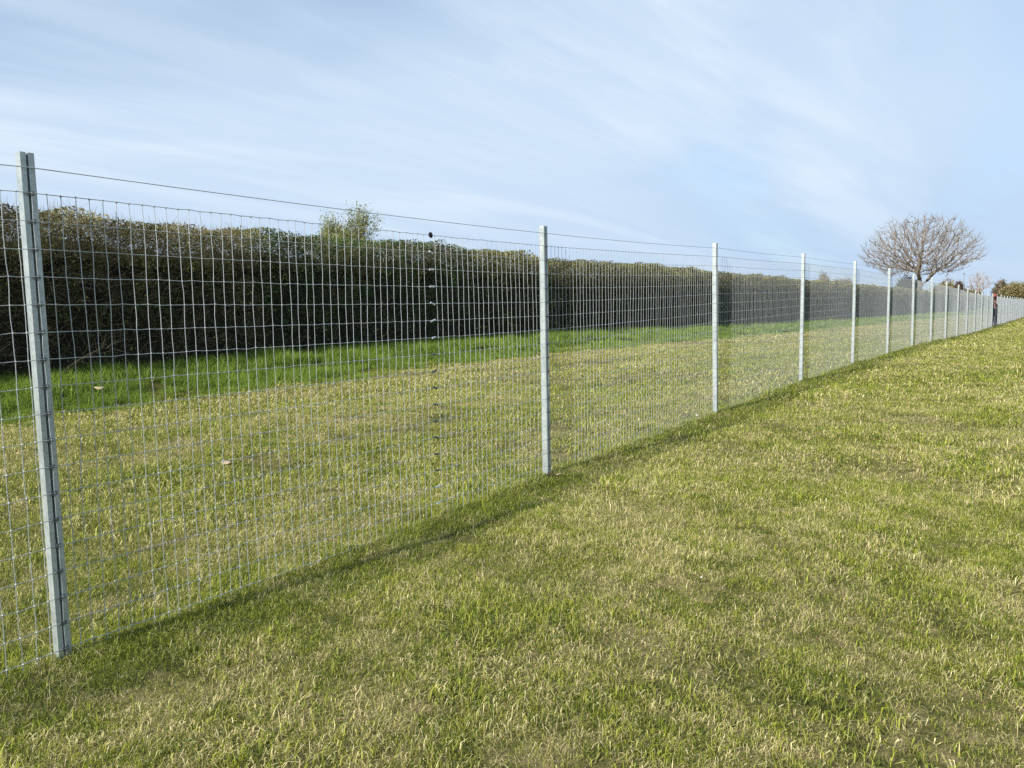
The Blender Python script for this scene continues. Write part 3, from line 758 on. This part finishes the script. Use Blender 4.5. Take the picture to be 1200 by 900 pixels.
def scatter(name, pts, rots, scl, idx, sources, mat_, label=None):
    me = bpy.data.meshes.new(name); me.vertices.add(len(pts)); me.vertices.foreach_set('co', np.ascontiguousarray(pts, dtype=np.float32).ravel())
    for nm, ty, arr in (('rot', 'FLOAT_VECTOR', rots), ('scl', 'FLOAT', scl), ('idx', 'INT', idx)):
        a = me.attributes.new(nm, ty, 'POINT'); a.data.foreach_set('vector' if 'VEC' in ty else 'value', np.ascontiguousarray(arr, dtype=np.int32 if ty == 'INT' else np.float32).ravel())
    me.materials.append(mat_)
    o = bpy.data.objects.new(name, me); COL.objects.link(o)
    g = bpy.data.node_groups.new(name+'_scatter', 'GeometryNodeTree')
    g.interface.new_socket('Geometry', in_out='INPUT', socket_type='NodeSocketGeometry'); g.interface.new_socket('Geometry', in_out='OUTPUT', socket_type='NodeSocketGeometry')
    gi = g.nodes.new('NodeGroupInput'); go = g.nodes.new('NodeGroupOutput'); jn = g.nodes.new('GeometryNodeJoinGeometry')
    def na(nm, ty):
        a = g.nodes.new('GeometryNodeInputNamedAttribute'); a.data_type = ty; a.inputs[0].default_value = nm; return a.outputs[0]
    ai, ar, as_ = na('idx', 'INT'), na('rot', 'FLOAT_VECTOR'), na('scl', 'FLOAT')
    er = g.nodes.new('FunctionNodeEulerToRotation'); g.links.new(ar, er.inputs[0])
    for k, src in enumerate(sources):
        oi = g.nodes.new('GeometryNodeObjectInfo'); oi.inputs[0].default_value = src; oi.inputs['As Instance'].default_value = True
        ip = g.nodes.new('GeometryNodeInstanceOnPoints'); cp = g.nodes.new('FunctionNodeCompare'); cp.data_type = 'INT'; cp.operation = 'EQUAL'
        g.links.new(ai, cp.inputs[2]); cp.inputs[3].default_value = k
        g.links.new(gi.outputs[0], ip.inputs['Points']); g.links.new(cp.outputs[0], ip.inputs['Selection']); g.links.new(oi.outputs['Geometry'], ip.inputs['Instance'])
        g.links.new(er.outputs[0], ip.inputs['Rotation']); g.links.new(as_, ip.inputs['Scale']); g.links.new(ip.outputs[0], jn.inputs[0])
    g.links.new(jn.outputs[0], go.inputs[0])
    md = o.modifiers.new('scatter', 'NODES'); md.node_group = g
    return o
def pick(X, Y, margin):
    """keep what lies in or near the view: the photo shows nothing of the rest"""
    P = np.stack([X, Y, -CAMZ+0*X], -1); dz = P@np.array(FW); dx = P@np.array(RT)
    return (dz > .3) & (np.abs(dx) < dz*.70+margin)
A_, B_, C_, D_ = [], [], [], []
srcs = []; zones = [
    # rmin rmax  density  patch radius  blades  lmin lmax width  variants
    (0., 6.5, 56, .20, 420, .014, .062, .0024, 5),
    (6., 13., 15, .34, 440, .022, .078, .0046, 4),
    (12., 27., 4.2, .65, 540, .028, .080, .0090, 3),
    (26., 60., .9, 1.35, 560, .032, .070, .0190, 3),
    (58., 130., .14, 2.8, 600, .04, .08, .042, 2)]
pts, rots, scl, idx = [], [], [], []; k0 = 0
for (r0, r1, dn, pr, nb, lm, lM, w, nv) in zones:
    for q in range(nv): srcs.append(tuft('tuft', pr, nb, lm, lM, w, 100+k0+q, lean=(.85, 1.1, .7, 1.0, 1.25)[q % 5]))
    n = int(dn*(2*r1)**2); X = rng.uniform(-r1, r1, n); Y = rng.uniform(-r1, r1, n); rr = np.hypot(X, Y)
    k = (rr >= r0-pr) & (rr < r1) & pick(X, Y, 1.6+pr) & (X > -12.9)
    X, Y = X[k], Y[k]
    hgt = .90+.7*fbm(X, Y, 1.1, 3, 4.)+1.9*np.maximum(fbm(X, Y, 3.1, 2, 31.), -.10)
    strip = np.exp(-((X-(FX+.05))/.22)**2); hgt = hgt*(1+.35*strip)
    bare = fbm(X, Y, 2.2, 2, 14.) > .42
    hgt = np.where(bare, hgt*.9, hgt)
    pts.append(np.stack([X, Y, gh(X, Y)], -1)); rots.append(np.stack([rng.normal(0, .02, len(X)), rng.normal(0, .02, len(X)), rng.uniform(0, 6.283, len(X))], -1))
    scl.append(np.clip(hgt, .68, 1.6)); idx.append(k0+rng.integers(0, nv, len(X))); k0 += nv
# dead stems lying over the sward
kf = k0
for q in range(3):
    u_ = tuft('tuft', .25, 22, .04, .10, .0024, 400+q, lean=1.3); at_ = u_.data.attributes['rnd'].data
    for z_ in at_: z_.value *= .08
    srcs.append(u_)
n = 5200; X = rng.uniform(-9, 9, n); Y = rng.uniform(-1, 11, n); k = pick(X, Y, 1.0) & (fbm(X, Y, 1.4, 2, 44.) > -.10); X, Y = X[k], Y[k]
pts.append(np.stack([X, Y, gh(X, Y)+.012], -1)); rots.append(np.stack([rng.normal(0, .1, len(X)), rng.normal(0, .1, len(X)), rng.uniform(0, 6.28, len(X))], -1)); scl.append(rng.uniform(.5, 1., len(X))); idx.append(kf+rng.integers(0, 3, len(X))); k0 += 3
# longer uncut tufts right under the mesh and round the post feet
kf = k0
for q in range(3): srcs.append(tuft('tuft', .10, 75, .05, .12, .0036, 300+q, lean=.6))
n = 1500; Y = rng.uniform(-.5, 26, n); X = FX+rng.normal(.05, .085, n); keep = (fbm(X*0, Y, 1.7, 2, 8.) > -.2); X, Y = X[keep], Y[keep]
for i in range(0, 6):
    e = 12; X = np.concatenate([X, FX+rng.normal(.0, .06, e)]); Y = np.concatenate([Y, PY0+PSTEP*i+rng.normal(0, .07, e)])
pts.append(np.stack([X, Y, gh(X, Y)], -1)); rots.append(np.stack([0*X, 0*X, rng.uniform(0, 6.28, len(X))], -1)); scl.append(rng.uniform(.4, .85, len(X))); idx.append(kf+rng.integers(0, 3, len(X))); k0 += 3
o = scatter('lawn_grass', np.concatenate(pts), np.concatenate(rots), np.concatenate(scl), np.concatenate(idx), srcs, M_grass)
tag(o, 'short patchy green and straw coloured lawn grass on both sides of the fence', 'grass', kind='stuff')
# lush verge below the hedge
srcs = []; pts, rots, scl, idx = [], [], [], []; k0 = 0
for (y0, y1, dn, pr, nb, lm, lM, w, nv) in ((0, 16, 26, .24, 230, .11, .32, .007, 3), (16, 36, 9, .40, 260, .11, .33, .012, 3), (36, 80, 2.8, .7, 280, .12, .34, .026, 2), (80, 240, .6, 1.5, 320, .12, .36, .06, 2)):
    for q in range(nv): srcs.append(tuft('verge_tuft', pr, nb, lm, lM, w, 500+k0+q, lean=.55, mat_=M_verge))
    n = int(dn*(y1-y0)*3.3); X = rng.uniform(-14.7, -11.0, n); Y = rng.uniform(y0, y1, n)
    edge = sstep(-11.1, -13.1, X+.3*np.sin(Y*1.1)+.25*np.sin(Y*2.9))
    k = rng.uniform(0, 1, n) < edge**1.3; X, Y, edge = X[k], Y[k], edge[k]
    hgt = (.38+.62*edge)*(1+.9*fbm(X, Y, 1.1, 3, 6.))
    pts.append(np.stack([X, Y, gh(X, Y)], -1)); rots.append(np.stack([0*X, 0*X, rng.uniform(0, 6.28, len(X))], -1)); scl.append(np.clip(hgt, .3, 1.7)); idx.append(k0+rng.integers(0, nv, len(X))); k0 += nv
o = scatter('verge_grass', np.concatenate(pts), np.concatenate(rots), np.concatenate(scl), np.concatenate(idx), srcs, M_verge)
tag(o, 'taller lush bright green grass on the bank along the hedge foot', 'grass', kind='stuff')
